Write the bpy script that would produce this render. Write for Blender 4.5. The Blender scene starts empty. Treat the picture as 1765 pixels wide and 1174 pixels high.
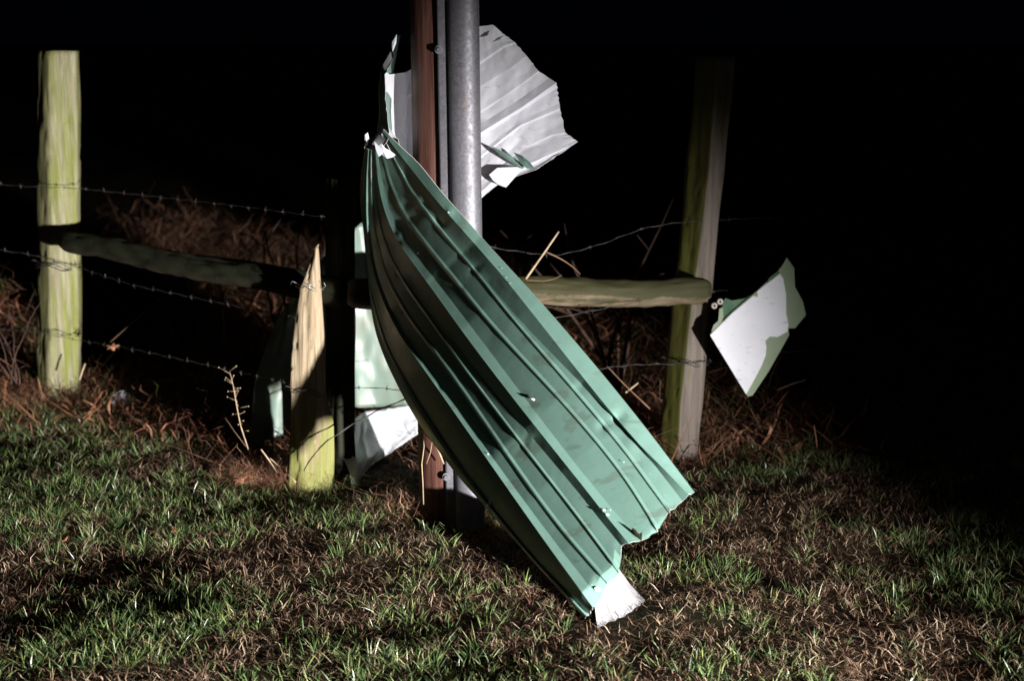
import bpy, math, random
import numpy as np
from mathutils import Vector
from mathutils import noise as mn

# ------------------------------------------------------------------ camera, sky, light, exposure
SC = bpy.context.scene
COL = SC.collection
CAM_H = 1.55
PITCH = math.radians(12.4)
FPX = 2451.0
cam_d = bpy.data.cameras.new('camera')
cam_d.sensor_width = 36.0
cam_d.lens = 50.0
cam_d.clip_end = 500.0
cam_d.dof.use_dof = True
cam_d.dof.focus_distance = 4.1
cam_d.dof.aperture_fstop = 2.6
cam = bpy.data.objects.new('camera', cam_d)
cam.location = (0, 0, CAM_H)
cam.rotation_euler = (math.pi / 2 - PITCH, 0, 0)
COL.objects.link(cam)
SC.camera = cam

world = bpy.data.worlds.new('World')
SC.world = world
world.use_nodes = True
wn = world.node_tree.nodes
bg = wn['Background']
bg.inputs['Color'].default_value = (0.35, 0.45, 0.9, 1)
bg.inputs['Strength'].default_value = 0.001

LIGHT_POS = Vector((3.29, -0.85, 0.46))
ld = bpy.data.lights.new('vehicle_spotlight', 'SPOT')
ld.energy = 7200.0
ld.color = (1.0, 0.955, 0.93)
ld.spot_size = math.radians(48.5)
ld.spot_blend = 1.0
ld.shadow_soft_size = 0.065
lo = bpy.data.objects.new('vehicle_spotlight', ld)
lo.location = LIGHT_POS
aim = LIGHT_POS + Vector((-math.sin(math.radians(42.5)), math.cos(math.radians(42.5)), -0.05)) * 8.0
lo.scale = (1.0, 0.66, 1.0)
lo.rotation_euler = (aim - LIGHT_POS).to_track_quat('-Z', 'Y').to_euler()
COL.objects.link(lo)

SC.view_settings.view_transform = 'Standard'
SC.view_settings.look = 'None'
SC.view_settings.exposure = 0.0
SC.view_settings.gamma = 1.0
SC.view_settings.use_curve_mapping = False
SC.render.engine = 'CYCLES'
SC.cycles.max_bounces = 6

rng = np.random.default_rng(7)
random.seed(7)

# ------------------------------------------------------------------ helpers
def at(u, v, Y):
    """point of the place seen at photo pixel (u, v) and lying Y metres ahead of the camera"""
    a = (u - 882.5) / FPX
    b = (587.0 - v) / FPX
    dy = math.cos(PITCH) + b * math.sin(PITCH)
    dz = -math.sin(PITCH) + b * math.cos(PITCH)
    k = Y / dy
    return (a * k, Y, CAM_H + dz * k)

def height(x, y):
    x = np.asarray(x, float); y = np.asarray(y, float)
    h = 0.007 * np.sin(2.1 * x + 1.3) * np.sin(1.9 * y + 0.4) + 0.006 * np.sin(5.3 * x - 2.2 * y + 0.7) \
        + 0.007 * np.sin(3.1 * x + 6.9 * y) + 0.004 * np.sin(11 * x + 9 * y + 2) + 0.004 * np.sin(17 * y - 6 * x)
    far = np.clip((y - 6.2) / 6.0, 0, 1)
    h = h + 0.25 * far * far
    return h * np.clip(1.4 - np.hypot(x, y - 4) / 60.0, 0, 1)

def mesh_obj(name, verts, faces, mats, parent=None, fm=None, smooth=True, loc=None, sharp=None):
    v = np.asarray(verts, dtype=float).reshape(-1, 3)
    if parent is not None:
        o0 = np.array(parent_world(parent))
    elif loc is not None:
        o0 = np.array(loc)
    else:
        o0 = np.zeros(3)
    me = bpy.data.meshes.new(name)
    me.from_pydata((v - o0).tolist(), [], faces)
    if not isinstance(mats, (list, tuple)):
        mats = [mats]
    for m in mats:
        me.materials.append(m)
    if fm is not None:
        me.polygons.foreach_set('material_index', fm)
    me.polygons.foreach_set('use_smooth', [smooth] * len(faces))
    me.update()
    if sharp: me.set_sharp_from_angle(angle=math.radians(sharp))
    o = bpy.data.objects.new(name, me)
    COL.objects.link(o)
    if parent is not None:
        o.parent = parent
    elif loc is not None:
        o.location = loc
    return o

def parent_world(p):
    x = Vector((0, 0, 0))
    while p is not None:
        x = x + p.location
        p = p.parent
    return x

def tag(o, label=None, cat=None, group=None, kind=None):
    if label: o['label'] = label
    if cat: o['category'] = cat
    if group: o['group'] = group
    if kind: o['kind'] = kind
    return o

def thing(name, label, cat, loc, group=None):
    o = bpy.data.objects.new(name, None)
    o.empty_display_size = 0.1
    o.location = loc
    COL.objects.link(o)
    return tag(o, label, cat, group)

def tube(path, rad, n=8, cap=True, jitter=0.0, seed=0):
    """tapered tube through points; returns verts, faces"""
    P = np.asarray(path, float)
    m = len(P)
    R = np.full(m, rad, float) if np.isscalar(rad) else np.asarray(rad, float)
    V = []; F = []
    T = np.gradient(P, axis=0)
    T /= np.maximum(np.linalg.norm(T, axis=1, keepdims=True), 1e-9)
    ref = np.array([0, 0, 1.0]) if abs(T[0][2]) < 0.8 else np.array([0, 1.0, 0])
    for i in range(m):
        a = np.cross(T[i], ref); a /= np.linalg.norm(a)
        b = np.cross(T[i], a)
        for k in range(n):
            th = 2 * math.pi * k / n
            r = R[i]
            if jitter:
                r *= 1 + jitter * mn.noise(Vector((math.cos(th) * 1.5 + seed, math.sin(th) * 1.5, i * 0.35)))
            V.append(P[i] + r * (math.cos(th) * a + math.sin(th) * b))
    for i in range(m - 1):
        for k in range(n):
            k2 = (k + 1) % n
            F.append((i * n + k, i * n + k2, (i + 1) * n + k2, (i + 1) * n + k))
    if cap:
        F.append(tuple(range(n - 1, -1, -1)))
        F.append(tuple((m - 1) * n + k for k in range(n)))
    return V, F

def join(parts):
    V = []; F = []
    for v, f in parts:
        o = len(V)
        V.extend(v); F.extend([tuple(i + o for i in q) for q in f])
    return V, F

def sheet_grid(G, thick, flip=False):
    """G: rows x cols x 3 grid of a thin metal sheet; gives it real thickness. returns V, F, face materials (0 front, 1 back, 2 rim)"""
    G = np.asarray(G, float)
    r, c, _ = G.shape
    du = np.gradient(G, axis=1); dv = np.gradient(G, axis=0)
    N = np.cross(du, dv)
    N /= np.maximum(np.linalg.norm(N, axis=2, keepdims=True), 1e-9)
    if flip: N = -N
    # N must point towards the camera side on the whole
    A = G.reshape(-1, 3); B = (G - N * thick).reshape(-1, 3)
    V = np.vstack([A, B]); F = []; M = []
    n = r * c
    for i in range(r - 1):
        for j in range(c - 1):
            q = (i * c + j, i * c + j + 1, (i + 1) * c + j + 1, (i + 1) * c + j)
            if flip: q = q[::-1]
            F.append(q); M.append(0)
            F.append(tuple(n + k for k in q[::-1])); M.append(1)
    def rim(a, b):
        F.append((a, b, b + n, a + n)); M.append(2)
    for j in range(c - 1):
        rim(j, j + 1); rim((r - 1) * c + j, (r - 1) * c + j + 1)
    for i in range(r - 1):
        rim(i * c, (i + 1) * c); rim(i * c + c - 1, (i + 1) * c + c - 1)
    return V, F, M

# ------------------------------------------------------------------ materials
def new_mat(name):
    m = bpy.data.materials.new(name)
    m.use_nodes = True
    nt = m.node_tree
    return m, nt, nt.nodes['Principled BSDF']

def ramp(nt, fac, stops):
    r = nt.nodes.new('ShaderNodeValToRGB')
    el = r.color_ramp.elements
    while len(el) < len(stops): el.new(0.5)
    for e, (p, c) in zip(el, stops):
        e.position = p; e.color = (c[0], c[1], c[2], 1)
    nt.links.new(fac, r.inputs[0])
    return r.outputs[0]

def noise_node(nt, scale, vec=None, detail=4, rough=0.55, dist=0.0):
    n = nt.nodes.new('ShaderNodeTexNoise')
    n.inputs['Scale'].default_value = scale
    n.inputs['Detail'].default_value = detail
    n.inputs['Roughness'].default_value = rough
    n.inputs['Distortion'].default_value = dist
    if vec is not None: nt.links.new(vec, n.inputs['Vector'])
    return n.outputs[0]

def obj_vec(nt, scale=(1, 1, 1)):
    tc = nt.nodes.new('ShaderNodeTexCoord')
    mp = nt.nodes.new('ShaderNodeMapping')
    mp.inputs['Scale'].default_value = scale
    nt.links.new(tc.outputs['Object'], mp.inputs[0])
    return mp.outputs[0]

def mixc(nt, fac, a, b, mode='MIX'):
    m = nt.nodes.new('ShaderNodeMix'); m.data_type = 'RGBA'; m.blend_type = mode
    for s, val in ((0, fac), (6, a), (7, b)):
        if hasattr(val, 'links') or isinstance(val, bpy.types.NodeSocket): nt.links.new(val, m.inputs[s])
        elif s == 0: m.inputs[0].default_value = val
        else: m.inputs[s].default_value = (val[0], val[1], val[2], 1)
    return m.outputs[2]

def bump(nt, p, h, strength, dist=0.002):
    b = nt.nodes.new('ShaderNodeBump')
    b.inputs['Strength'].default_value = strength
    b.inputs['Distance'].default_value = dist
    nt.links.new(h, b.inputs['Height'])
    nt.links.new(b.outputs[0], p.inputs['Normal'])

def paint(name, col, rough, dirt, dirt_amt=0.35, spec=0.5):
    m, nt, p = new_mat(name)
    v = obj_vec(nt)
    n1 = noise_node(nt, 7, v, 5, 0.65)
    f = ramp(nt, n1, [(0.42, (0, 0, 0)), (0.75, (dirt_amt,) * 3)])
    c = mixc(nt, f, col, dirt)
    v2 = obj_vec(nt, (1, 1, 1))
    n2 = noise_node(nt, 160, v2, 2, 0.5)
    f2 = ramp(nt, n2, [(0.70, (0, 0, 0)), (0.78, (0.35,) * 3)])
    c = mixc(nt, f2, c, dirt)
    nt.links.new(c, p.inputs['Base Color'])
    r = ramp(nt, noise_node(nt, 12, v, 4), [(0.3, (rough * 0.8,) * 3), (0.7, (rough * 1.3,) * 3)])
    nt.links.new(r, p.inputs['Roughness'])
    p.inputs['Specular IOR Level'].default_value = spec
    bump(nt, p, noise_node(nt, 9, v, 3), 0.25, 0.004)
    return m

M_GREEN = paint('green_paint', (0.145, 0.262, 0.222), 0.34, (0.05, 0.09, 0.06), 0.3)
M_WHITE = paint('white_paint', (0.68, 0.70, 0.76), 0.36, (0.30, 0.29, 0.27), 0.22)
M_EDGE = paint('bare_steel_edge', (0.75, 0.75, 0.72), 0.4, (0.4, 0.36, 0.3), 0.3)

def wear(m, scale_vec, col, thr, amt):
    nt = m.node_tree; p = nt.nodes['Principled BSDF']
    src = p.inputs['Base Color'].links[0].from_socket
    v = obj_vec(nt, (1, 1, 1))
    mp = v.node; mp.inputs['Rotation'].default_value = (0, math.radians(-48), math.radians(30)); mp.inputs['Scale'].default_value = scale_vec
    f = ramp(nt, noise_node(nt, 1.0, v, 3, 0.6), [(thr, (0, 0, 0)), (thr + 0.05, (amt,) * 3)])
    nt.links.new(mixc(nt, f, src, col), p.inputs['Base Color'])
wear(M_GREEN, (6, 260, 260), (0.33, 0.42, 0.37), 0.66, 0.45)
wear(M_GREEN, (3, 14, 14), (0.09, 0.085, 0.06), 0.60, 0.35)
wear(M_WHITE, (5, 60, 60), (0.30, 0.29, 0.30), 0.62, 0.35)

def galv():
    m, nt, p = new_mat('galvanized_steel')
    v = obj_vec(nt)
    vo = nt.nodes.new('ShaderNodeTexVoronoi'); vo.inputs['Scale'].default_value = 150
    nt.links.new(v, vo.inputs['Vector'])
    sp = ramp(nt, vo.outputs['Color'], [(0.0, (0.11, 0.11, 0.13)), (1.0, (0.19, 0.19, 0.21))])
    rust = ramp(nt, noise_node(nt, 14, obj_vec(nt, (1, 1, 0.35)), 6, 0.7), [(0.56, (0, 0, 0)), (0.75, (0.5,) * 3)])
    c = mixc(nt, rust, sp, (0.19, 0.13, 0.09))
    grime = ramp(nt, noise_node(nt, 5, obj_vec(nt, (4, 4, 0.7)), 5), [(0.4, (0, 0, 0)), (0.8, (0.55,) * 3)])
    c = mixc(nt, grime, c, (0.10, 0.095, 0.11))
    nt.links.new(c, p.inputs['Base Color'])
    p.inputs['Metallic'].default_value = 0.3
    r = ramp(nt, noise_node(nt, 60, v, 4), [(0.3, (0.40,) * 3), (0.7, (0.62,) * 3)])
    nt.links.new(r, p.inputs['Roughness'])
    bump(nt, p, noise_node(nt, 90, v, 4), 0.25, 0.001)
    return m
M_GALV = galv()

def wood(name, c1, c2, moss=None, moss_lo=0.45, moss_hi=0.62, grain=60, rough=0.75, bs=0.7, dark=(0.03, 0.02, 0.012), stretch=(1, 1, 0.05), moss_scale=4, mvec=None, top_moss=False):
    m, nt, p = new_mat(name)
    v = obj_vec(nt, stretch)
    g = noise_node(nt, grain, v, 6, 0.7, 0.6)
    c = ramp(nt, g, [(0.30, dark), (0.43, c1), (0.68, c2)])
    if moss is not None:
        mv = obj_vec(nt, mvec or ((1, 1, 1) if stretch[0] != 1 else (2.2, 2.2, 0.5)))
        f = ramp(nt, noise_node(nt, moss_scale, mv, 5, 0.65), [(moss_lo, (0, 0, 0)), (moss_hi, (0.95,) * 3)])
        if top_moss:                        # moss sits on the upper side of the wood
            ge = nt.nodes.new('ShaderNodeNewGeometry'); se = nt.nodes.new('ShaderNodeSeparateXYZ'); nt.links.new(ge.outputs['Normal'], se.inputs[0])
            ad = nt.nodes.new('ShaderNodeMath'); ad.operation = 'MULTIPLY_ADD'; ad.inputs[1].default_value = 0.9
            nt.links.new(noise_node(nt, moss_scale * 2, obj_vec(nt), 5, 0.7), ad.inputs[0]); nt.links.new(se.outputs[2], ad.inputs[2])
            f = ramp(nt, ad.outputs[0], [(0.0, (0, 0, 0)), (0.30, (0.95,) * 3)])
        c = mixc(nt, f, c, moss)
    nt.links.new(c, p.inputs['Base Color'])
    p.inputs['Roughness'].default_value = rough
    p.inputs['Specular IOR Level'].default_value = 0.3
    bump(nt, p, g, bs, 0.004)
    return m

M_POLE = wood('creosoted_pole_wood', (0.085, 0.036, 0.027), (0.15, 0.068, 0.052), grain=55, rough=0.5, bs=0.8, dark=(0.03, 0.012, 0.01))
M_POST = wood('weathered_post_wood', (0.23, 0.21, 0.13), (0.36, 0.34, 0.23), moss=(0.17, 0.19, 0.04), moss_lo=0.42, moss_hi=0.62, grain=62, bs=1.0, mvec=(9, 9, 0.7), dark=(0.10, 0.09, 0.04))
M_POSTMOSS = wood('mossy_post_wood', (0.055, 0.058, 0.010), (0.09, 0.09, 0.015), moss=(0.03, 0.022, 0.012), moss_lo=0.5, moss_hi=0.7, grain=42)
M_POSTGREY = wood('grey_post_wood', (0.12, 0.10, 0.085), (0.20, 0.17, 0.145), moss=(0.10, 0.10, 0.035), moss_lo=0.52, moss_hi=0.7, grain=42, dark=(0.07, 0.05, 0.04))
M_RAIL = wood('mossy_rail_wood', (0.11, 0.085, 0.05), (0.20, 0.165, 0.11), moss=(0.032, 0.032, 0.010), moss_lo=0.36, moss_hi=0.55, grain=42, stretch=(0.06, 1, 1), moss_scale=7, top_moss=True)

M_RAILD = wood('mossy_rail_shaded_post_wood', (0.015, 0.014, 0.006), (0.030, 0.026, 0.011), moss=(0.010, 0.012, 0.004), moss_lo=0.36, moss_hi=0.55, grain=42, stretch=(0.06, 1, 1), moss_scale=7, top_moss=True)

def flat_mat(name, c, rough=0.7, spec=0.3, var=0.5, sc=30, metal=0.0):
    m, nt, p = new_mat(name)
    n = noise_node(nt, sc, obj_vec(nt), 4)
    cc = ramp(nt, n, [(0.3, tuple(k * (1 - var) for k in c)), (0.7, c)])
    nt.links.new(cc, p.inputs['Base Color'])
    p.inputs['Roughness'].default_value = rough
    p.inputs['Specular IOR Level'].default_value = spec
    p.inputs['Metallic'].default_value = metal
    return m
M_WIRE = flat_mat('old_wire', (0.075, 0.07, 0.067), 0.5, 0.5, 0.6, 60, 0.3)
M_SHINY = flat_mat('new_wire', (0.7, 0.7, 0.7), 0.3, 0.5, 0.2, 60, 0.8)
M_TWIG = flat_mat('dry_twig', (0.22, 0.13, 0.08), 0.8)
M_STRAW = flat_mat('pale_straw', (0.5, 0.38, 0.24), 0.7)
M_LEAF = flat_mat('dead_leaf', (0.34, 0.15, 0.08), 0.6, 0.3, 0.4, 80)
M_PLASTIC = flat_mat('pale_plastic', (0.55, 0.57, 0.62), 0.4, 0.5, 0.3, 25)
M_CERAMIC = flat_mat('cream_insulator', (0.5, 0.43, 0.38), 0.4, 0.5, 0.3, 80)
M_STUMP = flat_mat('dead_stem', (0.10, 0.06, 0.045), 0.85, 0.2, 0.6, 20)

def ground_mat():
    m, nt, p = new_mat('soil')
    v = obj_vec(nt)
    c = ramp(nt, noise_node(nt, 9, v, 8, 0.7), [(0.3, (0.018, 0.011, 0.007)), (0.55, (0.05, 0.030, 0.018)), (0.8, (0.085, 0.055, 0.03))])
    g = ramp(nt, noise_node(nt, 1.6, v, 4), [(0.45, (0, 0, 0)), (0.6, (0.6,) * 3)])
    c = mixc(nt, g, c, (0.02, 0.032, 0.010))
    nt.links.new(c, p.inputs['Base Color'])
    p.inputs['Roughness'].default_value = 0.95
    p.inputs['Specular IOR Level'].default_value = 0.1
    bump(nt, p, noise_node(nt, 70, v, 6, 0.75), 1.0, 0.02)
    return m
M_SOIL = ground_mat()

def strand_mat(name, rough=0.45, spec=0.4, trans=0.0):
    """blade colour comes from a per-blade attribute: the blade's own tint"""
    m, nt, p = new_mat(name)
    a = nt.nodes.new('ShaderNodeAttribute'); a.attribute_name = 'tint'
    nt.links.new(a.outputs['Color'], p.inputs['Base Color'])
    p.inputs['Roughness'].default_value = rough
    p.inputs['Specular IOR Level'].default_value = spec
    return m
M_BLADE = strand_mat('grass_blade', 0.34, 0.6)
M_DRY = strand_mat('dry_blade', 0.6, 0.25)

# ------------------------------------------------------------------ ground
def build_ground():
    def axis(lo, hi, step, far):
        a = list(np.arange(lo, hi, step))
        s = step; x = hi
        while x < far: a.append(x); s *= 1.35; x += s
        a.append(far)
        s = step; x = lo - step; b = []
        while x > -far: b.append(x); s *= 1.35; x -= s
        b.append(-far)
        return np.array(b[::-1] + a)
    X = axis(-3.2, 3.2, 0.035, 150.0); Y = axis(2.2, 8.5, 0.035, 150.0)
    gx, gy = np.meshgrid(X, Y)
    gz = height(gx, gy)
    V = np.stack([gx, gy, gz], 2).reshape(-1, 3)
    c = len(X)
    I = np.arange(len(Y) - 1)[:, None] * c + np.arange(c - 1)[None, :]
    F = np.stack([I, I + 1, I + c + 1, I + c], 2).reshape(-1, 4).tolist()
    o = mesh_obj('ground', V, F, M_SOIL)
    tag(o, kind='structure')
build_ground()

# ------------------------------------------------------------------ strands (grass and weeds)
def strands(name, base, direc, length, width, droop, tint, mat, segs=3, wob=0.0):
    """curved tapering blades. base (n,3); direc (n,3) unit start direction; droop (n,) fraction that bends over"""
    n = len(base)
    ts = np.linspace(0, 1, segs + 1)
    side = np.cross(direc, np.array([0, 0, 1.0]))
    ang = rng.uniform(0, 2 * np.pi, n)
    rnd = np.stack([np.cos(ang), np.sin(ang), np.zeros(n)], 1)
    ln = np.linalg.norm(side, axis=1, keepdims=True)
    side = np.where(ln > 0.1, side / np.maximum(ln, 1e-6), rnd)
    side = side * 0.45 + rnd * 0.75
    side /= np.maximum(np.linalg.norm(side, axis=1, keepdims=True), 1e-6)
    hor = direc.copy(); hor[:, 2] = 0
    hl = np.linalg.norm(hor, axis=1, keepdims=True); hor = np.where(hl > 0.02, hor / np.maximum(hl, 1e-6), rnd)
    w1 = rng.normal(0, 1, (n, 3)); w1[:, 2] *= 0.5
    V = []
    for t in ts:
        c = base + direc * (length * t)[:, None] + hor * (length * droop * t * t * 0.6)[:, None]
        c[:, 2] -= length * droop * t * t * 0.55
        if wob: c = c + w1 * (length * wob * math.sin(t * 5.0))[:, None] * 0.3
        w = width * (1 - t) ** 0.6 * 0.5 if t > 0 else width * 0.4
        if t == 1.0:
            V.append(c)
        else:
            V.append(c - side * w[:, None]); V.append(c + side * w[:, None])
    V = np.stack(V, 1)                      # n, 2*segs+1, 3
    k = V.shape[1]
    quads = []
    for s in range(segs - 1):
        quads.append([2 * s, 2 * s + 1, 2 * s + 3, 2 * s + 2])
    tri = [2 * segs - 2, 2 * segs - 1, 2 * segs]
    off = (np.arange(n) * k)[:, None]
    loops = []; starts = []; tot = []
    per = [np.array(q) for q in quads] + [np.array(tri)]
    pl = np.concatenate(per)
    L = (off + pl[None, :]).reshape(-1)
    sizes = np.array([4] * len(quads) + [3])
    st = np.concatenate([[0], np.cumsum(sizes)[:-1]])
    S = (np.arange(n)[:, None] * len(pl) + st[None, :]).reshape(-1)
    Tt = np.tile(sizes, n)
    me = bpy.data.meshes.new(name)
    me.vertices.add(n * k); me.vertices.foreach_set('co', V.reshape(-1).astype(np.float32))
    me.loops.add(len(L)); me.loops.foreach_set('vertex_index', L.astype(np.int32))
    me.polygons.add(len(S)); me.polygons.foreach_set('loop_start', S.astype(np.int32)); me.polygons.foreach_set('loop_total', Tt.astype(np.int32))
    at_ = me.attributes.new('tint', 'FLOAT_COLOR', 'POINT')
    C = np.ones((n, k, 4), np.float32); C[:, :, :3] = tint[:, None, :]
    at_.data.foreach_set('color', C.reshape(-1))
    me.polygons.foreach_set('use_smooth', np.ones(len(S), bool))
    me.materials.append(mat)
    me.update(calc_edges=True)
    o = bpy.data.objects.new(name, me); COL.objects.link(o)
    return o

def vnoise(x, y, s, o=0.0):
    return np.array([mn.noise(Vector((a * s + o, b * s - o, o))) for a, b in zip(x, y)])

def wedge(n, y0, y1, bias=1.0, mx=0.25):
    """random ground points in view (and a margin beside it)"""
    y = y0 + (y1 - y0) * rng.random(n) ** bias
    half = y * 0.38 + mx
    x = rng.uniform(-1, 1, n) * half
    return x, y

def tufts(nt, y0, y1, blades, spread, keep, bias=1.0):
    x, y = wedge(nt, y0, y1, bias)
    d = vnoise(x, y, 1.7, 3.1) * 0.7 + vnoise(x, y, 5.0, 9.2) * 0.5
    k = keep(x, y, d)
    x, y, d = x[k], y[k], d[k]
    nb = rng.integers(blades[0], blades[1], len(x))
    i = np.repeat(np.arange(len(x)), nb)
    bx = x[i] + rng.normal(0, spread, len(i)); by = y[i] + rng.normal(0, spread, len(i))
    return i, bx, by, x, y, d

def dirs(n, lean_mu, lean_sd, az=None):
    th = np.abs(rng.normal(lean_mu, lean_sd, n))
    az = rng.uniform(0, 2 * np.pi, n) if az is None else az
    return np.stack([np.sin(th) * np.cos(az), np.sin(th) * np.sin(az), np.cos(th)], 1)

def jitter_tint(cols, n, v=0.25):
    c = np.array(cols)[rng.integers(0, len(cols), n)]
    return np.clip(c * (1 + rng.normal(0, v, (n, 1))), 0.004, 1)

# fence line, in front of which the lawn is mown
def fence_y(x):
    return np.interp(x, [-3.5, -1.9, -0.6, 0.7, 3.5], [6.6, 5.75, 4.72, 5.05, 5.9])

# green tufts
def keep_green(x, y, d):
    lawn = (y < fence_y(x) - 0.02 + 0.1 * d) & ~((x > 0.14) & (x < 0.40) & (y > 3.40) & (y < 3.68))
    bare = np.exp(-(((x + 0.35) / 0.5) ** 2 + ((y - 4.45) / 0.3) ** 2))
    pr = np.clip(0.42 + 1.9 * d - 0.5 * bare + 0.6 * (x < -0.45) * (y > 4.1) - 0.22 * (x > 0.15), 0.04, 1)
    return lawn & (rng.random(len(x)) < pr)
i, bx, by, tx, ty, td = tufts(9000, 2.9, 6.0, (7, 19), 0.012, keep_green)
n = len(i)
az_t = rng.uniform(0, 2 * np.pi, len(tx))
out = np.arctan2(by - ty[i], bx - tx[i]) + rng.normal(0, 0.5, n)
D = dirs(n, 0.45, 0.28, out)
tl = rng.uniform(0.6, 1.35, len(tx))[i]
L = rng.uniform(0.022, 0.056, n) * tl
Wd = rng.uniform(0.0017, 0.0034, n)
tint = jitter_tint([(0.085, 0.15, 0.045), (0.12, 0.19, 0.065), (0.17, 0.23, 0.07), (0.055, 0.11, 0.04), (0.25, 0.28, 0.12)], n, 0.25)
g = strands('lawn_grass', np.stack([bx, by, height(bx, by) - 0.003], 1), D, L, Wd, rng.uniform(0.1, 0.6, n), tint, M_BLADE)
tag(g, 'short green lawn grass growing in tufts in front of the fence', 'grass', kind='stuff')

# dormant tan blades
def keep_dry(x, y, d):
    return (y < fence_y(x) + 0.15) & ~((x > 0.16) & (x < 0.38) & (y > 3.47) & (y < 3.66)) & (rng.random(len(x)) < np.clip(0.62 - 0.9 * d, 0.18, 1) * np.where(x < -0.1, 0.72, 1.0))
i, bx, by, tx, ty, td = tufts(12500, 2.9, 5.9, (5, 13), 0.022, keep_dry)
n = len(i)
D = dirs(n, 0.85, 0.4)
L = rng.uniform(0.018, 0.05, n); Wd = rng.uniform(0.0012, 0.0026, n)
tint = jitter_tint([(0.24, 0.155, 0.10), (0.32, 0.235, 0.155), (0.17, 0.095, 0.06), (0.12, 0.062, 0.04), (0.46, 0.36, 0.25)], n, 0.22)
g = strands('dormant_grass', np.stack([bx, by, height(bx, by) + rng.uniform(-0.002, 0.008, n)], 1), D, L, Wd, rng.uniform(0.2, 0.9, n), tint, M_DRY, 3, 0.4)
tag(g, 'tan dormant grass and thatch between the green tufts of the lawn', 'grass', kind='stuff')

# thatch lying flat
n = 26000
x, y = wedge(n, 2.9, 5.9)
D = dirs(n, 1.45, 0.12)
tint = jitter_tint([(0.13, 0.07, 0.045), (0.20, 0.12, 0.075), (0.08, 0.045, 0.03), (0.28, 0.2, 0.13)], n, 0.25)
g = strands('thatch', np.stack([x, y, height(x, y) + rng.uniform(0.002, 0.014, n)], 1), D, rng.uniform(0.02, 0.07, n), rng.uniform(0.001, 0.0022, n), rng.uniform(0, 0.3, n), tint, M_DRY, 3, 0.9)
tag(g, 'brown dead thatch lying flat on the soil of the lawn', 'thatch', kind='stuff')

# dead brown weeds matted along and behind the fence
def weeds(name, label, nc, y0, y1, hh, cnt, spread, tintc, lean=0.9, wdt=(0.0012, 0.003), amp=1.0, xf=None, wob=1.1):
    x, y = wedge(nc, y0, y1, 1.0, 0.4)
    k = y > fence_y(x) - 0.02 - 0.10 * rng.random(nc)
    if xf is not None: k &= xf(x, y)
    k &= ~((x > -0.72) & (x < -0.25) & (y < 5.35))
    x, y = x[k], y[k]
    d = 0.75 + 0.9 * vnoise(x, y, 1.1, 5.5)
    i = np.repeat(np.arange(len(x)), cnt)
    n = len(i)
    bx = x[i] + rng.normal(0, spread, n); by = y[i] + rng.normal(0, spread, n)
    rise = np.clip((by - fence_y(bx)) / 0.9, 0.12, 1)
    bz = height(bx, by) + rng.random(n) ** 1.6 * hh * np.clip(d[i], 0.25, 1.6) * rise * amp
    D = dirs(n, lean, 0.45)
    g = strands(name, np.stack([bx, by, bz], 1), D, rng.uniform(0.06, 0.24, n), rng.uniform(*wdt, n), rng.uniform(0.2, 1.2, n), jitter_tint(tintc, n, 0.3), M_DRY, 5, wob)
    tag(g, label, 'weeds', kind='stuff')
weeds('dead_weeds', 'matted reddish brown dead weeds heaped along and behind the wire fence', 2500, 4.7, 9.5, 0.25, 26, 0.08,
      [(0.17, 0.075, 0.045), (0.25, 0.13, 0.08), (0.11, 0.05, 0.03), (0.33, 0.20, 0.135)], 1.1)
weeds('green_undergrowth', 'low dark green undergrowth poking through the dead weeds behind the fence', 500, 5.0, 8.5, 0.25, 14, 0.05,
      [(0.03, 0.06, 0.012), (0.05, 0.08, 0.018)], 0.7, (0.003, 0.006), 0.8, None, 0.3)

weeds('dead_leaf_litter', 'curled reddish brown dead leaves caught among the weeds along the fence', 1500, 4.7, 8.0, 0.20, 10, 0.09,
      [(0.24, 0.10, 0.055), (0.17, 0.07, 0.04), (0.33, 0.17, 0.10)], 1.1, (0.006, 0.014), 0.9, None, 0.8)

# ------------------------------------------------------------------ utility pole with its conduit guard
PX, PY = at(778, 900, 4.40)[0], 4.40
pole = thing('utility_pole', 'tall reddish brown wooden pole that the torn metal sheet is wrapped around', 'utility pole', (PX, PY, 0))
def build_pole():
    zs = np.linspace(-0.3, 2.7, 61); n = 72
    V = []; F = []
    lean = -0.0085
    for z in zs:
        for k in range(n):
            th = 2 * math.pi * k / n
            r = 0.103 - 0.004 * z
            r += 0.0016 * mn.noise(Vector((math.cos(th) * 9, math.sin(th) * 9, z * 1.2)))
            c = mn.noise(Vector((math.cos(th) * 6 + 4, math.sin(th) * 6, z * 0.25)))
            if abs(c) < 0.05: r -= 0.0045 * (1 - abs(c) / 0.05)
            V.append((PX + r * math.cos(th) + lean * z, PY + r * math.sin(th), z))
    for i in range(len(zs) - 1):
        for k in range(n):
            k2 = (k + 1) % n
            F.append((i * n + k, i * n + k2, (i + 1) * n + k2, (i + 1) * n + k))
    F.append(tuple(range((len(zs) - 1) * n, len(zs) * n)))
    mesh_obj('pole_shaft', V, F, M_POLE, pole)
build_pole()

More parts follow.
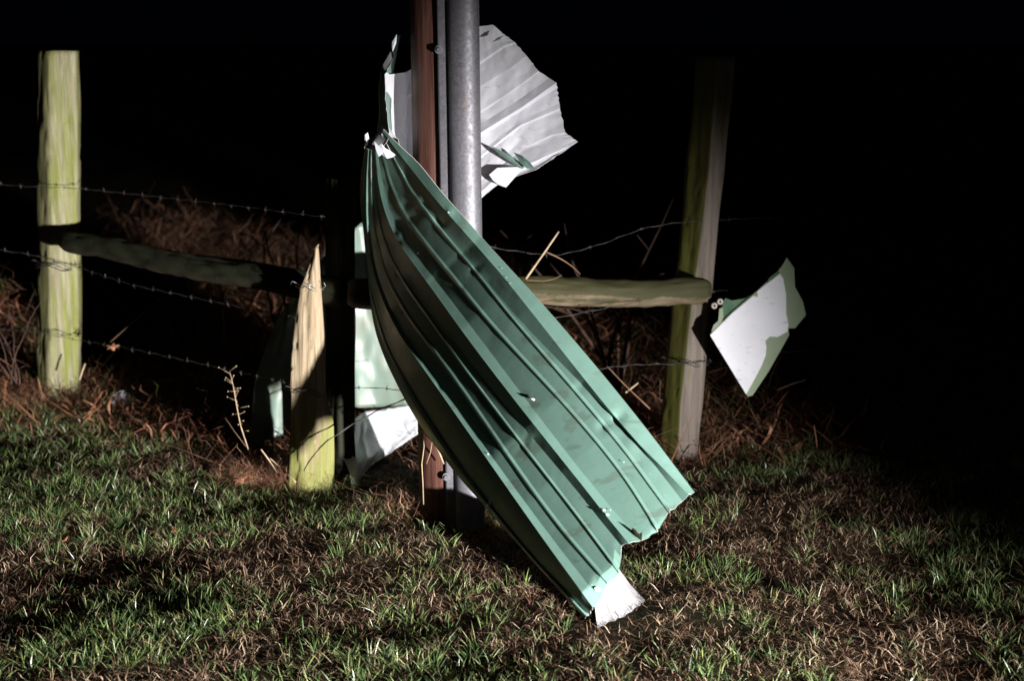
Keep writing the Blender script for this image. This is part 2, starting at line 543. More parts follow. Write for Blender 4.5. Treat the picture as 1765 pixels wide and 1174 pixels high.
# guard: flange - U bulge - flange, extruded up the pole
GX = at(811, 900, 4.25)[0]
def build_guard():
    r = 0.046
    prof = []
    yb = 4.285
    prof += [(-0.078, yb + 0.002), (-0.073, yb - 0.002), (-0.052, yb - 0.002)]

    for k in range(0, 17):
        th = math.pi * (1 - k / 16)
        xx = r * math.cos(th); yy = math.sin(th)
        prof.append((xx, yb - 0.003 - 0.036 * yy ** 0.9))
    prof += [(0.0475, yb + 0.012)]
    zs = [-0.05, 0.3, 0.8, 1.3, 1.8, 2.3, 2.7]
    lean = -0.0085
    G = np.array([[(GX + px + lean * z, py, z) for px, py in prof] for z in zs])
    V, F, M = sheet_grid(G, 0.003)
    o = mesh_obj('conduit_guard', V, F, M_GALV, pole)
    bv = o.modifiers.new('bevel', 'BEVEL'); bv.width = 0.0006; bv.segments = 1; bv.limit_method = 'ANGLE'
    return o
guard = build_guard()
def bolt(u, v):
    c = np.array(at(u, v, 4.279))
    parts = []
    for r0, r1, y0, y1, n in ((0.0, 0.013, 0, -0.003, 20), (0.0, 0.0075, -0.003, -0.011, 6)):
        V = []; F = []
        for yy in (y0, y1):
            for k in range(n):
                th = 2 * math.pi * k / n + 0.3
                V.append((c[0] + r1 * math.cos(th), c[1] + yy, c[2] + r1 * math.sin(th)))
        for k in range(n):
            k2 = (k + 1) % n
            F.append((k, k2, n + k2, n + k))
        F.append(tuple(range(n, 2 * n)))
        parts.append((V, F))
    return parts
for (u, v) in ((757, 85), (770, 822)):
    w, h = bolt(u, v)
    mesh_obj('washer', w[0], w[1], M_GALV, guard, smooth=False)
    mesh_obj('bolt_head', h[0], h[1], M_GALV, guard, smooth=False)

# ------------------------------------------------------------------ the big corrugated sheet wrapped round the pole
sheet = thing('metal_roofing_sheet', 'large crumpled green corrugated metal sheet wrapped around the pole, white on its inner side', 'metal sheet', at(900, 1000, 3.9)[:2] + (0.0,))

AX, AY = 0.66, 0.75
def wof(p): return AX * p[0] + AY * p[1]
# photo positions of the edges and ribs of the front leaf, from the top to the torn lower end
FEAT = [
    ('R0', [(661, 222), (684, 228), (700, 247), (719, 284), (736, 307), (757, 322), (777, 349), (829, 408), (912, 500), (992, 585), (999, 600), (1065, 678), (1109, 733), (1197, 849)]),
    ('R1', [(660, 226), (681, 251), (694, 276), (723, 312), (750, 341), (772, 366), (802, 406), (850, 453), (900, 514), (967, 609), (1005, 655), (1070, 723), (1187, 854)]),
    ('R2', [(659, 229), (680, 262), (700, 300), (728, 342), (762, 380), (806, 443), (850, 498), (900, 558), (952, 609), (1001, 661), (1062, 724), (1176, 864)]),
    ('a',  [(657, 231), (674, 283), (691, 306), (711, 334), (732, 372), (757, 402), (787, 432), (818, 464), (900, 573), (923, 600), (981, 664), (1036, 730), (1152, 884)]),
    ('b',  [(652, 234), (660, 310), (666, 334), (687, 363), (717, 406), (749, 444), (794, 497), (858, 574), (883, 606), (938, 661), (1002, 736), (1065, 808), (1132, 916)]),
    ('M0', [(649, 235), (654, 316), (660, 352), (690, 405), (749, 480), (810, 560), (880, 655), (967, 764), (1020, 838), (1104, 933)]),
    ('M',  [(647, 236), (648, 320), (651, 361), (665, 390), (681, 412), (728, 474), (763, 524), (834, 622), (880, 682), (958, 774), (1010, 850), (1083, 936)]),
    ('M2', [(645, 236), (645, 322), (647, 368), (660, 402), (672, 425), (713, 490), (753, 553), (823, 640), (880, 709), (950, 790), (1003, 862), (1072, 942)]),
    ('c',  [(642, 237), (640, 330), (645, 390), (657, 425), (680, 469), (687, 478), (739, 550), (787, 614), (858, 718), (909, 780), (960, 845), (1067, 989)]),
    ('d',  [(640, 238), (634, 335), (638, 400), (650, 450), (665, 492), (680, 521), (715, 562), (739, 597), (763, 628), (825, 718), (873, 784), (949, 892), (1047, 1007)]),
    ('N0', [(638, 238), (630, 338), (634, 410), (646, 470), (664, 530), (708, 592), (760, 665), (797, 716), (850, 790), (930, 900), (1034, 1034)]),
    ('N',  [(636, 239), (626, 340), (631, 415), (642, 475), (658, 535), (702, 597), (725, 628), (754, 669), (785, 714), (831, 780), (900, 878), (1022, 1048)]),
    ('K',  [(634, 240), (620, 340), (626, 420), (637, 490), (648, 560), (680, 620), (715, 680), (760, 745), (815, 830), (880, 915), (1016, 1062)]),
    ('L0', [(632, 240), (615, 300), (617, 330), (623, 365), (631, 440), (634, 471), (638, 540), (652, 595), (675, 645), (699, 693), (719, 727), (768, 795), (800, 835), (839, 876), (915, 965), (1008, 1066)]),
]
def smooth_poly(pts, ws):
    w = np.array([wof(p) for p in pts]); x = np.array([p[0] for p in pts]); y = np.array([p[1] for p in pts])
    o = np.argsort(w); w, x, y = w[o], x[o], y[o]
    return np.interp(ws, w, x), np.interp(ws, w, y)

NR = 190
def front_leaf():
    lines = []
    for name, pts in FEAT:
        w0, w1 = wof(pts[0]), wof(pts[-1])
        t = np.linspace(0, 1, NR)
        ws = w0 + (w1 - w0) * t
        x, y = smooth_poly(pts, ws)
        k = 21 if name == 'L0' else 39; ker = np.ones(k) / k
        for arr in (x, y):
            pad = np.concatenate([arr[0] * 2 - arr[k // 2:0:-1], arr, arr[-1] * 2 - arr[-2:-k // 2 - 1:-1]])
            arr[:] = np.convolve(pad, ker, 'valid')[:NR]
        if name != 'L0':                     # the ribs run true once clear of the crushed top
            P2 = np.array(pts, float); pw_ = P2 @ np.array([AX, AY]); kk_ = pw_ > 820
            if kk_.sum() >= 4:
                cx_ = np.polyfit(pw_[kk_], P2[kk_, 0], 3 if kk_.sum() > 5 else 2); cy_ = np.polyfit(pw_[kk_], P2[kk_, 1], 3 if kk_.sum() > 5 else 2)
                bl_ = np.clip((ws - 860) / 140, 0, 1) * np.clip((w1 - ws) / 120, 0.5, 1)
                x = x * (1 - bl_) + np.polyval(cx_, ws) * bl_; y = y * (1 - bl_) + np.polyval(cy_, ws) * bl_
        lines.append((x, y, ws))
    names = [f[0] for f in FEAT]
    # depth of the right edge along its length, and slope across
    dR = lambda w: np.interp(w, [600, 700, 853, 1000, 1100, 1250, 1427, 1500], [4.19, 4.13, 4.035, 3.86, 3.75, 3.59, 3.42, 3.36])
    depth = []
    R = lines[0]
    for q, (x, y, ws) in enumerate(lines):
        wR = ws
        xr = np.interp(wR, R[2], R[0]); 
        lat = (xr - x) / FPX * 4.0                      # metres across, to the left of the right edge
        f = lat / 0.34
        kk = np.interp(ws, [600, 750, 850, 950, 1050, 1150, 1430], [2.9, 2.4, 1.45, 0.92, 0.52, 0.16, -0.46])
        d = dR(ws) + kk * lat + 0.035 * np.clip(f, 0, 1.4) ** 2
        depth.append(d)
    # relief of each feature (m, + away from the camera)
    rel = {'R0': 0.014, 'R1': -0.005, 'R2': 0.009, 'a': 0.008, 'b': 0.008, 'M0': 0.008, 'M': -0.007, 'M2': 0.009, 'c': 0.009, 'd': 0.009,
           'N0': 0.009, 'N': -0.006, 'K': 0.045, 'L0': 0.075}
    fade = np.interp(np.linspace(0, 1, NR), [0, 0.08, 0.2, 1.0], [0.25, 0.6, 1.0, 1.0])
    cols = []   # list of (x,y,depth,ws)
    def lerp(i, j, f, extra=0.0):
        X = lines[i][0] * (1 - f) + lines[j][0] * f
        Yv = lines[i][1] * (1 - f) + lines[j][1] * f
        Dd = (depth[i] + rel[names[i]] * fade) * (1 - f) + (depth[j] + rel[names[j]] * fade) * f + extra * fade
        return X, Yv, Dd
    minor = {'a', 'b', 'c', 'd'}
    for i in range(len(names)):
        if names[i] in minor:
            # small trapezoid rib on the line: approach, crest, far foot
            pw = 7.0
            span_r = np.maximum(np.hypot(lines[i][0] - lines[i - 1][0], lines[i][1] - lines[i - 1][1]), 1)
            span_l = np.maximum(np.hypot(lines[i + 1][0] - lines[i][0], lines[i + 1][1] - lines[i][1]), 1)
            for px, e in ((7, 0.0), (4.5, -0.0032), (2.6, -0.0050), (1.2, -0.0050)):
                f = 1 - np.clip(px / span_r, 0, 0.45)
                cols.append(lerp(i - 1, i, f, e))
            for px, e in ((0.0, -0.0030), (1.4, 0.0)):
                f = np.clip(px / span_l, 0, 0.45)
                cols.append(lerp(i, i + 1, f, e))
        else:
            if names[i] in ('M', 'N', 'R1'):
                cols.append(lerp(i - 1, i, 0.88, 0.0004)) if i else None
                cols.append(lerp(i, i, 0.0))
            else:
                cols.append(lerp(i, i, 0.0))
        if i < len(names) - 1:
            ms = {'R0': (0.33, 0.66), 'R1': (0.5,), 'R2': (0.3, 0.6), 'a': (0.3, 0.55, 0.75), 'b': (0.3, 0.6), 'M0': (0.3, 0.6), 'M': (0.5,), 'M2': (0.4, 0.7),
                  'c': (0.35, 0.65), 'd': (0.3, 0.5, 0.75), 'N0': (0.5,), 'N': (0.25, 0.5, 0.75), 'K': (0.25, 0.5, 0.75)}[names[i]]
            for f in ms:
                e = 0.0
                if names[i] == 'K': e = -0.02 * math.sin(math.pi * f)
                if names[i] == 'N': e = -0.006 * math.sin(math.pi * f)
                cols.append(lerp(i, i + 1, f, e))
    nc = len(cols)
    G = np.zeros((NR, nc, 3))
    for j, (X, Yv, Dd) in enumerate(cols):
        jag = 5.0 * mn.noise(Vector((j * 0.55, 3.1, 0))) + 2.5 * mn.noise(Vector((j * 2.3, 7.7, 0)))
        for i in range(NR):
            u, v, d = X[i], Yv[i], Dd[i]
            tt = i / (NR - 1)
            if tt > 0.97:
                s = (tt - 0.97) / 0.03
                u += jag * 0.65 * s; v += jag * 0.75 * s
            # crumples: dents near the top, gentle oil-canning everywhere
            cr = 0.0008 * mn.noise(Vector((j * 0.03, i * 0.05, 1.7))) + 0.00025 * mn.noise(Vector((j * 0.1, i * 0.12, 4.0)))
            top = max(0.0, 1 - tt / 0.38)
            cr += top * (0.003 * mn.noise(Vector((j * 0.10, i * 0.10, 9.0))) + 0.002 * mn.noise(Vector((j * 0.25, i * 0.26, 2.0))))
            for (du, dv, rad, amp) in DENTS:
                q = ((u - du) ** 2 + (v - dv) ** 2) / (rad * rad)
                if q < 4: cr += 0.6 * amp * math.exp(-q * 2.2)
            G[i, j] = at(u, v, d + cr)
    return G
# dents in the ribs (photo position, radius, depth)
DENTS = [(1040, 735, 15, 0.010), (1066, 722, 17, 0.016), (1088, 765, 20, -0.006), (918, 690, 9, 0.004), (924, 706, 9, -0.004), (905, 765, 12, 0.006), (913, 752, 9, -0.004),
         (683, 420, 11, 0.014), (690, 402, 12, -0.010), (758, 380, 15, 0.016), (774, 366, 10, -0.012), (700, 352, 15, 0.010), (795, 497, 8, 0.005), (818, 466, 10, 0.007),
         (844, 788, 9, 0.005), (758, 668, 10, 0.006), (690, 476, 12, 0.010), (1000, 668, 16, 0.005), (725, 343, 14, -0.008), (1100, 800, 26, 0.004), (822, 640, 20, 0.003), (848, 582, 20, 0.003)]
G = front_leaf()
V, F, M = sheet_grid(G, 0.0009)
n_mid = np.array(G[100, 20]) 
fl = mesh_obj('green_front_leaf', V, F, [M_GREEN, M_WHITE, M_EDGE], sheet, M, sharp=11)
fl['label'] = 'green outer side with raised ribs, hanging down to the grass'

# back leaf: runs behind the pole and out to the right, its white inner side towards us
def grid_from_lines(LN, nx, sub, depth, rel, relief_pts=None, crumple=0.003, seed=0.0, jag=3.0):
    """LN: polylines (fold end first), resampled by length; rows = lines"""
    res = []
    for pts in LN:
        P = np.array(pts, float)
        s = np.concatenate([[0], np.cumsum(np.hypot(*np.diff(P[:, :2], axis=0).T))]); s /= s[-1]
        t = np.linspace(0, 1, nx)
        res.append(np.stack([np.interp(t, s, P[:, k]) for k in range(P.shape[1])], 1))
    rows = []
    for i in range(len(res) - 1):
        for k in range(sub):
            f = k / sub
            rows.append((res[i] * (1 - f) + res[i + 1] * f, i + f))
    rows.append((res[-1], len(res) - 1.0))
    G = np.zeros((len(rows), nx, 3))
    for r, (row, q) in enumerate(rows):
        for c in range(nx):
            u, v, d = row[c][0], row[c][1], row[c][2]
            t = c / (nx - 1)
            if t > 0.96 and jag:
                u += jag * mn.noise(Vector((r * 0.9, seed, 0))) * (t - 0.96) / 0.04
            d += rel(q, t)
            d += crumple * mn.noise(Vector((r * 0.13, c * 0.12, seed))) + crumple * 0.4 * mn.noise(Vector((r * 0.4, c * 0.3, seed + 5)))
            G[r, c] = at(u, v, d)
    return G

def rib(q, centre, w, h):
    """raised rib; sharp lower side"""
    x = q - centre
    if x < -w or x > w * 0.45: return 0.0
    return -h * (1 + x / w) if x < 0 else -h * (1 - x / (w * 0.45))

BL = [
    [(658, 118, 4.36), (672, 128, 4.41), (700, 124, 4.54), (760, 85, 4.66), (825, 45, 4.63), (850, 42, 4.61), (868, 58, 4.60)],
    [(657, 132, 4.35), (668, 150, 4.41), (700, 165, 4.54), (760, 140, 4.66), (825, 108, 4.63), (868, 78, 4.60), (887, 72, 4.59)],
    [(656, 150, 4.34), (667, 172, 4.41), (700, 200, 4.54), (760, 186, 4.66), (825, 150, 4.62), (880, 116, 4.58), (908, 96, 4.57)],
    [(655, 168, 4.33), (666, 190, 4.40), (700, 240, 4.54), (760, 230, 4.66), (827, 192, 4.61), (890, 150, 4.57), (928, 122, 4.55)],
    [(654, 186, 4.32), (668, 206, 4.40), (700, 270, 4.54), (760, 265, 4.65), (827, 229, 4.60), (900, 184, 4.56), (959, 142, 4.53)],
    [(654, 200, 4.31), (672, 218, 4.39), (700, 295, 4.54), (760, 300, 4.65), (827, 270, 4.60), (897, 215, 4.55), (965, 186, 4.52)],
    [(654, 212, 4.30), (676, 225, 4.39), (703, 318, 4.53), (763, 338, 4.64), (830, 306, 4.59), (900, 256, 4.55), (950, 232, 4.51), (974, 228, 4.49)],
    [(656, 222, 4.29), (682, 232, 4.38), (706, 335, 4.52), (768, 358, 4.63), (828, 330, 4.58), (880, 288, 4.54), (922, 278, 4.50), (996, 244, 4.46)],
    [(658, 232, 4.28), (686, 238, 4.37), (710, 345, 4.52), (770, 365, 4.62), (829, 342, 4.58), (862, 314, 4.56), (900, 300, 4.52), (924, 292, 4.49)],
]
def rel_back(q, t):
    e = 0.0
    for c, w, h in ((1.0, 0.22, 0.004), (2.0, 0.3, 0.0015), (3.0, 0.22, 0.002), (4.0, 0.42, 0.013), (5.0, 0.22, 0.004), (6.0, 0.3, 0.004), (7.0, 0.22, 0.001)):
        e += rib(q, c, w, h)
    return e * min(1, 0.3 + t * 2)
GB = grid_from_lines(BL, 90, 10, None, rel_back, crumple=0.004, seed=3.0)
V, F, M = sheet_grid(GB, 0.0009, flip=True)
bl = mesh_obj('white_back_leaf', V, F, [M_WHITE, M_GREEN, M_EDGE], sheet, M, sharp=11)
bl['label'] = 'white inner side spread out behind the pole with a torn lower corner'

# green fold that joins both leaves on the left of the pole
FL = [
    [(690, 60, 4.60), (682, 62, 4.52), (676, 80, 4.42), (678, 100, 4.36)],
    [(680, 112, 4.50), (664, 108, 4.42), (656, 112, 4.34), (664, 128, 4.28)],
    [(676, 150, 4.46), (660, 148, 4.38), (652, 152, 4.30), (665, 170, 4.24)],
    [(674, 190, 4.42), (660, 188, 4.35), (653, 192, 4.27), (669, 206, 4.21)],
    [(676, 225, 4.38), (655, 224, 4.33), (650, 228, 4.25), (672, 236, 4.19)],
    [(650, 262, 4.38), (634, 258, 4.32), (630, 255, 4.25), (655, 262, 4.21)],
    [(640, 330, 4.42), (620, 318, 4.34), (614, 310, 4.27), (622, 322, 4.24)],
]
GF = grid_from_lines(FL[:-1], 14, 6, None, lambda q, t: 0.0, crumple=0.004, seed=8.0, jag=2.0)
V, F, M = sheet_grid(GF, 0.0009, flip=False)
fo = mesh_obj('fold', V, F, [M_GREEN, M_WHITE, M_EDGE], sheet, M)

def patch(name, pts, d, mats, parent, thick=0.0012, label=None, bulge=0.004):
    """small bent shard: polygon of photo points with depths; fan from its centre, real thickness"""
    P = [at(u, v, d + dd) for u, v, dd in pts]
    c = np.mean(np.array(P), axis=0); c[1] -= bulge
    n = len(P)
    A = [tuple(c)] + P
    B = [(x, y + thick, z) for x, y, z in A]
    V = A + B
    F = []; M = []
    for k in range(n):
        a, b = 1 + k, 1 + (k + 1) % n
        F.append((0, b, a)); M.append(0)
        F.append((n + 1, n + 1 + a, n + 1 + b)); M.append(1)
        F.append((a, b, n + 1 + b, n + 1 + a)); M.append(2)
    o = mesh_obj(name, V, F, mats, parent, M, smooth=False)
    if label: o['label'] = label
    return o
WG = [M_WHITE, M_GREEN, M_EDGE]; GW = [M_GREEN, M_WHITE, M_EDGE]
# torn flaps
patch('torn_flap_and_glint', [(845, 250, 0), (862, 258, -.01), (884, 270, -.02), (905, 288, -.035), (899, 291, -.03), (880, 279, -.02), (862, 267, -.01)], 4.535, GW, sheet)
patch('torn_flap_and_glint', [(885, 262, 0), (900, 268, -.03), (914, 280, -.045), (923, 292, -.04), (908, 290, -.03), (896, 279, -.02)], 4.505, GW, sheet)
patch('torn_flap_and_glint', [(843, 301, 0), (857, 289, -.004), (903, 287, -.02), (888, 305, -.02), (872, 323, -.015), (859, 318, -.01), (850, 311, -.005)], 4.535, WG, sheet)
patch('torn_flap_and_glint', [(848, 72, 0), (858, 64, -.01), (868, 60, -.02), (862, 68, -.01)], 4.56, GW, sheet)
# bright bare spots torn open near the fold; last sliver paints a highlight
patch('torn_flap_and_glint', [(645, 243, 0), (651, 252, 0), (658, 247, -.01), (664, 255, -.01), (672, 259, -.01), (682, 267, -.01), (676, 271, -.01), (667, 273, -.01), (658, 266, 0), (653, 270, 0), (648, 258, 0)], 4.165, WG, sheet)
patch('torn_flap_and_glint', [(629, 232, 0), (634, 228, 0), (636, 238, 0), (633, 250, 0), (628, 255, 0)], 4.22, WG, sheet)
patch('torn_flap_and_glint', [(676, 72, 0), (684, 58, 0), (683, 74, 0), (675, 93, 0)], 4.42, WG, sheet)
# nail holes with bent metal
def hole(u, v, d, r=4.0, light=True):
    patch('nail_hole', [(u - r, v - r * .5, 0), (u, v - r * .7, 0), (u + r, v, 0), (u + r * .6, v + r * .6, 0), (u - r * .4, v + r * .4, 0)], d, WG if light else [M_SOIL, M_SOIL, M_EDGE], sheet, 0.0008, None, 0.002)
def leaf_depth(u, v):
    """depth of the front leaf where it is seen at the pixel"""
    g = G.reshape(-1, 3)
    yc = g[:, 1] * math.cos(PITCH) - (g[:, 2] - CAM_H) * math.sin(PITCH)
    zc = g[:, 1] * math.sin(PITCH) + (g[:, 2] - CAM_H) * math.cos(PITCH)
    pu = 882.5 + g[:, 0] / yc * FPX; pv = 587 - zc / yc * FPX
    k = np.argmin((pu - u) ** 2 + (pv - v) ** 2)
    return g[k, 1]
for (u, v, r, l) in ((913, 685, 4.5, False), (919, 689, 3.5, True), (846, 868, 5.5, True), (839, 871, 4, True), (1030, 1017, 6, True), (1041, 880, 2.5, True), (1047, 888, 3, True), (721, 437, 1.6, True), (692, 539, 1.8, True),
                     (1075, 797, 1.3, True), (1052, 880, 1.3, True), (709, 632, 2.2, True), (773, 366, 1.8, True), (782, 785, 1.2, True), (841, 783, 1.8, True), (873, 478, 1.0, True), (865, 462, 1.0, True), (880, 488, 1.0, True)):
    hole(u, v, leaf_depth(u, v) - 0.006, r, l)
patch('torn_flap_and_glint', [(1089, 909, 0), (1096, 913, 0), (1101, 921, 0), (1107, 918, -.008), (1106, 936, -.01), (1102, 934, 0), (1095, 924, 0)], leaf_depth(1095, 922) - 0.006, [M_SOIL, M_WHITE, M_EDGE], sheet)

# lower underside: the curled edge comes out beneath, white and muddy
def white_foot():
    rows = [
        [(905, 915, 3.86), (985, 985, 3.66), (1025, 1045, 3.56), (1029, 1078, 3.50), (1035, 1098, 3.465)],
        [(918, 908, 3.87), (1000, 975, 3.68), (1038, 1040, 3.58), (1052, 1082, 3.51), (1060, 1102, 3.470)],
        [(931, 903, 3.88), (1015, 965, 3.70), (1052, 1030, 3.60), (1072, 1075, 3.53), (1088, 1098, 3.490)],
        [(965, 915, 3.87), (1030, 958, 3.72), (1066, 1020, 3.63), (1092, 1065, 3.56), (1110, 1088, 3.515)],
        [(992, 922, 3.85), (1042, 954, 3.74), (1080, 1010, 3.67), (1108, 1052, 3.60), (1126, 1073, 3.555)],
        [(1012, 934, 3.83), (1052, 960, 3.76), (1086, 1008, 3.70), (1117, 1040, 3.64), (1137, 1056, 3.595)],
    ]
    rel = lambda q, t: 0.0016 * math.sin(q * 7.5) + 0.0004 * math.sin(q * 15 + 1)
    return grid_from_lines(rows, 40, 9, None, rel, crumple=0.004, seed=12.0, jag=5.0)
GWF = white_foot()
M_MUDDY = None
def muddy():
    m, nt, p = new_mat('muddy_white_paint')
    tc = nt.nodes.new('ShaderNodeTexCoord')
    sep = nt.nodes.new('ShaderNodeSeparateXYZ'); nt.links.new(tc.outputs['Object'], sep.inputs[0])
    nz = noise_node(nt, 55, tc.outputs['Object'], 5, 0.7)
    ma = nt.nodes.new('ShaderNodeMath'); ma.operation = 'MULTIPLY_ADD'; ma.inputs[1].default_value = 0.10; ma.inputs[2].default_value = 0.0; nt.links.new(nz, ma.inputs[0]); 
    sb = nt.nodes.new('ShaderNodeMath'); sb.operation = 'SUBTRACT'; nt.links.new(ma.outputs[0], sb.inputs[0]); nt.links.new(sep.outputs[2], sb.inputs[1])
    f = ramp(nt, sb.outputs[0], [(0.036, (0, 0, 0)), (0.056, (0.85,) * 3)])
    c = mixc(nt, f, (0.40, 0.395, 0.41), (0.07, 0.055, 0.04))
    nt.links.new(c, p.inputs['Base Color']); p.inputs['Roughness'].default_value = 0.4
    return m
M_MUDDY = muddy()
V, F, M = sheet_grid(GWF, 0.0009)
wf = mesh_obj('white_lower_end', V, F, [M_MUDDY, M_GREEN, M_EDGE], sheet, M, sharp=11)
wf['label'] = 'muddy white underside fanning out on the grass at the lowest tip'

# ------------------------------------------------------------------ fence posts
def lofted_post(rows, D, dl, dr, th, nz, seed, bot=0.12, slant=0.0, rough=0.004):
    """rows (v, uL, uM, uR): left side, front arris and right side seen in the photo. Section: L, M, R and two back corners."""
    rows = np.array(rows, float)
    vs = np.linspace(rows[0, 0], rows[-1, 0], nz)
    L_ = np.interp(vs, rows[:, 0], rows[:, 1]); M_ = np.interp(vs, rows[:, 0], rows[:, 2]); R_ = np.interp(vs, rows[:, 0], rows[:, 3])
    V = []; F = []; FM = []
    secs = []
    for i, v in enumerate(vs):
        l = np.array(at(L_[i], v, D + dl)); m = np.array(at(M_[i], v, D)); r = np.array(at(R_[i], v, D + dr))
        z = m[2]; l[2] = z; r[2] = z
        bl_ = l + np.array([0.012, th * 0.7, 0]); br = r + np.array([-0.012, th * 0.8, 0]); bm = (bl_ + br) / 2 + np.array([0, th * 0.3, 0])
        sec = []
        P = [l, m, r, br, bm, bl_]
        for a in range(6):
            p, q = P[a], P[(a + 1) % 6]
            sub = 8 if a < 2 else 3
            for k in range(sub):
                f = k / sub
                pt = p * (1 - f) + q * f
                cen = (l + r + bm) / 3
                o = pt - cen; o[2] = 0; o /= max(np.linalg.norm(o), 1e-6)
                dsp = rough * mn.noise(Vector((pt[0] * 60 + seed, pt[1] * 60, z * 2.2))) + rough * 1.2 * mn.noise(Vector((pt[0] * 14 + seed, pt[1] * 14, z * 5)))
                g = abs(mn.noise(Vector((pt[0] * 45 + seed * 3, pt[1] * 45, z * 0.9))))
                if g < 0.07: dsp -= 0.008 * (1 - g / 0.07)
                if k == 0: pt = pt - o * 0.003
                sec.append(pt + o * dsp)
        secs.append(sec)
    secs = secs[::-1]                       # bottom first
    low = [p - np.array([0, 0, bot]) for p in secs[0]]
    secs = [low] + secs
    n = len(secs[0])
    for s in secs: V.extend(s)
    for i in range(len(secs) - 1):
        for k in range(n):
            k2 = (k + 1) % n
            F.append((i * n + k, i * n + k2, (i + 1) * n + k2, (i + 1) * n + k))
            FM.append(0 if k < 8 else 1)
    ctop = np.mean(np.array(secs[-1]), axis=0) + np.array([0, 0, 0.004])
    V.append(ctop)
    for k in range(n):
        F.append(((len(secs) - 1) * n + k, (len(secs) - 1) * n + (k + 1) % n, len(V) - 1)); FM.append(1)
    return V, F, FM

def make_post(name, label, cat, rows, D, dl, dr, th, mats, seed, nz=70, group=None, rough=0.004):
    base = at((rows[-1][1] + rows[-1][3]) / 2, rows[-1][0], D); 
    V, F, M = lofted_post(rows, D, dl, dr, th, nz, seed, rough=rough)
    o = mesh_obj(name, V, F, mats, None, M, True, loc=(base[0], base[1], 0.0))
    tag(o, label, cat, group)
    return o
def stake_mat():
    m = wood('split_stake_wood', (0.26, 0.20, 0.125), (0.43, 0.36, 0.25), grain=48, dark=(0.10, 0.07, 0.04), bs=1.0)
    nt = m.node_tree; p = nt.nodes['Principled BSDF']
    src = p.inputs['Base Color'].links[0].from_socket
    tc = nt.nodes.new('ShaderNodeTexCoord'); sep = nt.nodes.new('ShaderNodeSeparateXYZ'); nt.links.new(tc.outputs['Object'], sep.inputs[0])
    nz = noise_node(nt, 3.0, obj_vec(nt, (8, 8, 0.8)), 4, 0.6)
    ma = nt.nodes.new('ShaderNodeMath'); ma.operation = 'MULTIPLY_ADD'; ma.inputs[1].default_value = 1.1; nt.links.new(nz, ma.inputs[0]); 
    neg = nt.nodes.new('ShaderNodeMath'); neg.operation = 'MULTIPLY'; neg.inputs[1].default_value = -1.0; nt.links.new(sep.outputs[2], neg.inputs[0]); nt.links.new(neg.outputs[0], ma.inputs[2])
    f = ramp(nt, ma.outputs[0], [(0.18, (0, 0, 0)), (0.42, (0.9,) * 3)])
    nt.links.new(mixc(nt, f, src, (0.19, 0.20, 0.055)), p.inputs['Base Color'])
    return m
M_STAKE = stake_mat()
M_POSTDARK = wood('shaded_side_post_wood', (0.20, 0.19, 0.09), (0.30, 0.28, 0.15), moss=(0.12, 0.15, 0.03), grain=42, dark=(0.06, 0.05, 0.03))  # darker copy of the post wood, shade put into its colour
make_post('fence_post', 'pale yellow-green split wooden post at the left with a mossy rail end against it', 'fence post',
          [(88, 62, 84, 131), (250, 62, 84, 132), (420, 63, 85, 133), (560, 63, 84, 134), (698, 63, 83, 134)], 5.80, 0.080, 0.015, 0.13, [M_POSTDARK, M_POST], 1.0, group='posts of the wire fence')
make_post('fence_post', 'leaning grey post right of the metal sheet with moss down its left face', 'fence post',
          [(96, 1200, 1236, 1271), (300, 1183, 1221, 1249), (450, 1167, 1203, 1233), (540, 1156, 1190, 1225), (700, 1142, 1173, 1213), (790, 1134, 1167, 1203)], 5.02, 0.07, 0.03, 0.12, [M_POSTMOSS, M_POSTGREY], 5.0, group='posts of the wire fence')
make_post('fence_post', 'dark corner post, shadow painted into its colour, between the short pointed stake and the pole', 'fence post',
          [(310, 560, 581, 612), (500, 560, 582, 612), (835, 562, 584, 614)], 4.78, 0.05, 0.03, 0.11, [M_RAILD, M_RAILD], 9.0, group='posts of the wire fence')  # near-black wood puts the shadow into the post's own colour
make_post('split_stake', 'short pointed split stake wrapped with wire, in front of the dark corner post', 'stake',
          [(427, 541, 545, 549), (450, 534, 541, 551), (478, 522, 539, 553), (500, 512, 536, 555), (560, 508, 532, 557), (640, 503, 529, 560), (690, 499, 527, 566), (730, 497, 525, 577), (780, 497, 523, 577), (842, 497, 522, 574)],
          4.66, 0.026, 0.012, 0.07, [M_STAKE, M_STAKE], 14.0, rough=0.006)

def make_rail(name, label, A, B, ra, rb, seed, mat, sag=0.0):
    A = np.array(A); B = np.array(B); n = 60
    t = np.linspace(0, 1, n)
    P = A[None] * (1 - t[:, None]) + B[None] * t[:, None]
    P[:, 2] -= sag * np.sin(np.pi * t)
    P[:, 2] += 0.006 * np.sin(t * 11 + seed)
    R = ra * (1 - t) + rb * t
    R = R * (1 - 0.3 * np.clip((0.03 - t) / 0.03, 0, 1) ** 2) * (1 - 0.3 * np.clip((t - 0.97) / 0.03, 0, 1) ** 2)
    # extra rings for rounded ends
    V, F = tube(P, R, 40, True, 0.16, seed)
    V = [np.array(v) for v in V]
    for i in range(n):
        for k in range(40):
            q = V[i * 40 + k]; th = 2 * math.pi * k / 40
            g = abs(mn.noise(Vector((math.cos(th) * 5 + seed, math.sin(th) * 5, t[i] * 1.6))))
            h2 = mn.noise(Vector((math.cos(th) * 2.0, math.sin(th) * 2.0 + seed, t[i] * 9)))
            V[i * 40 + k] = q + (q - P[i]) * (0.07 * h2 - (0.16 * (1 - g / 0.07) if g < 0.07 else 0))
    o = mesh_obj(name, V, F, mat, None, None, True, loc=tuple(A))
    return o
r1 = make_rail('brace_rail', '', at(1222, 502, 4.93), at(600, 506, 4.70), 0.046, 0.054, 2.0, M_RAIL)
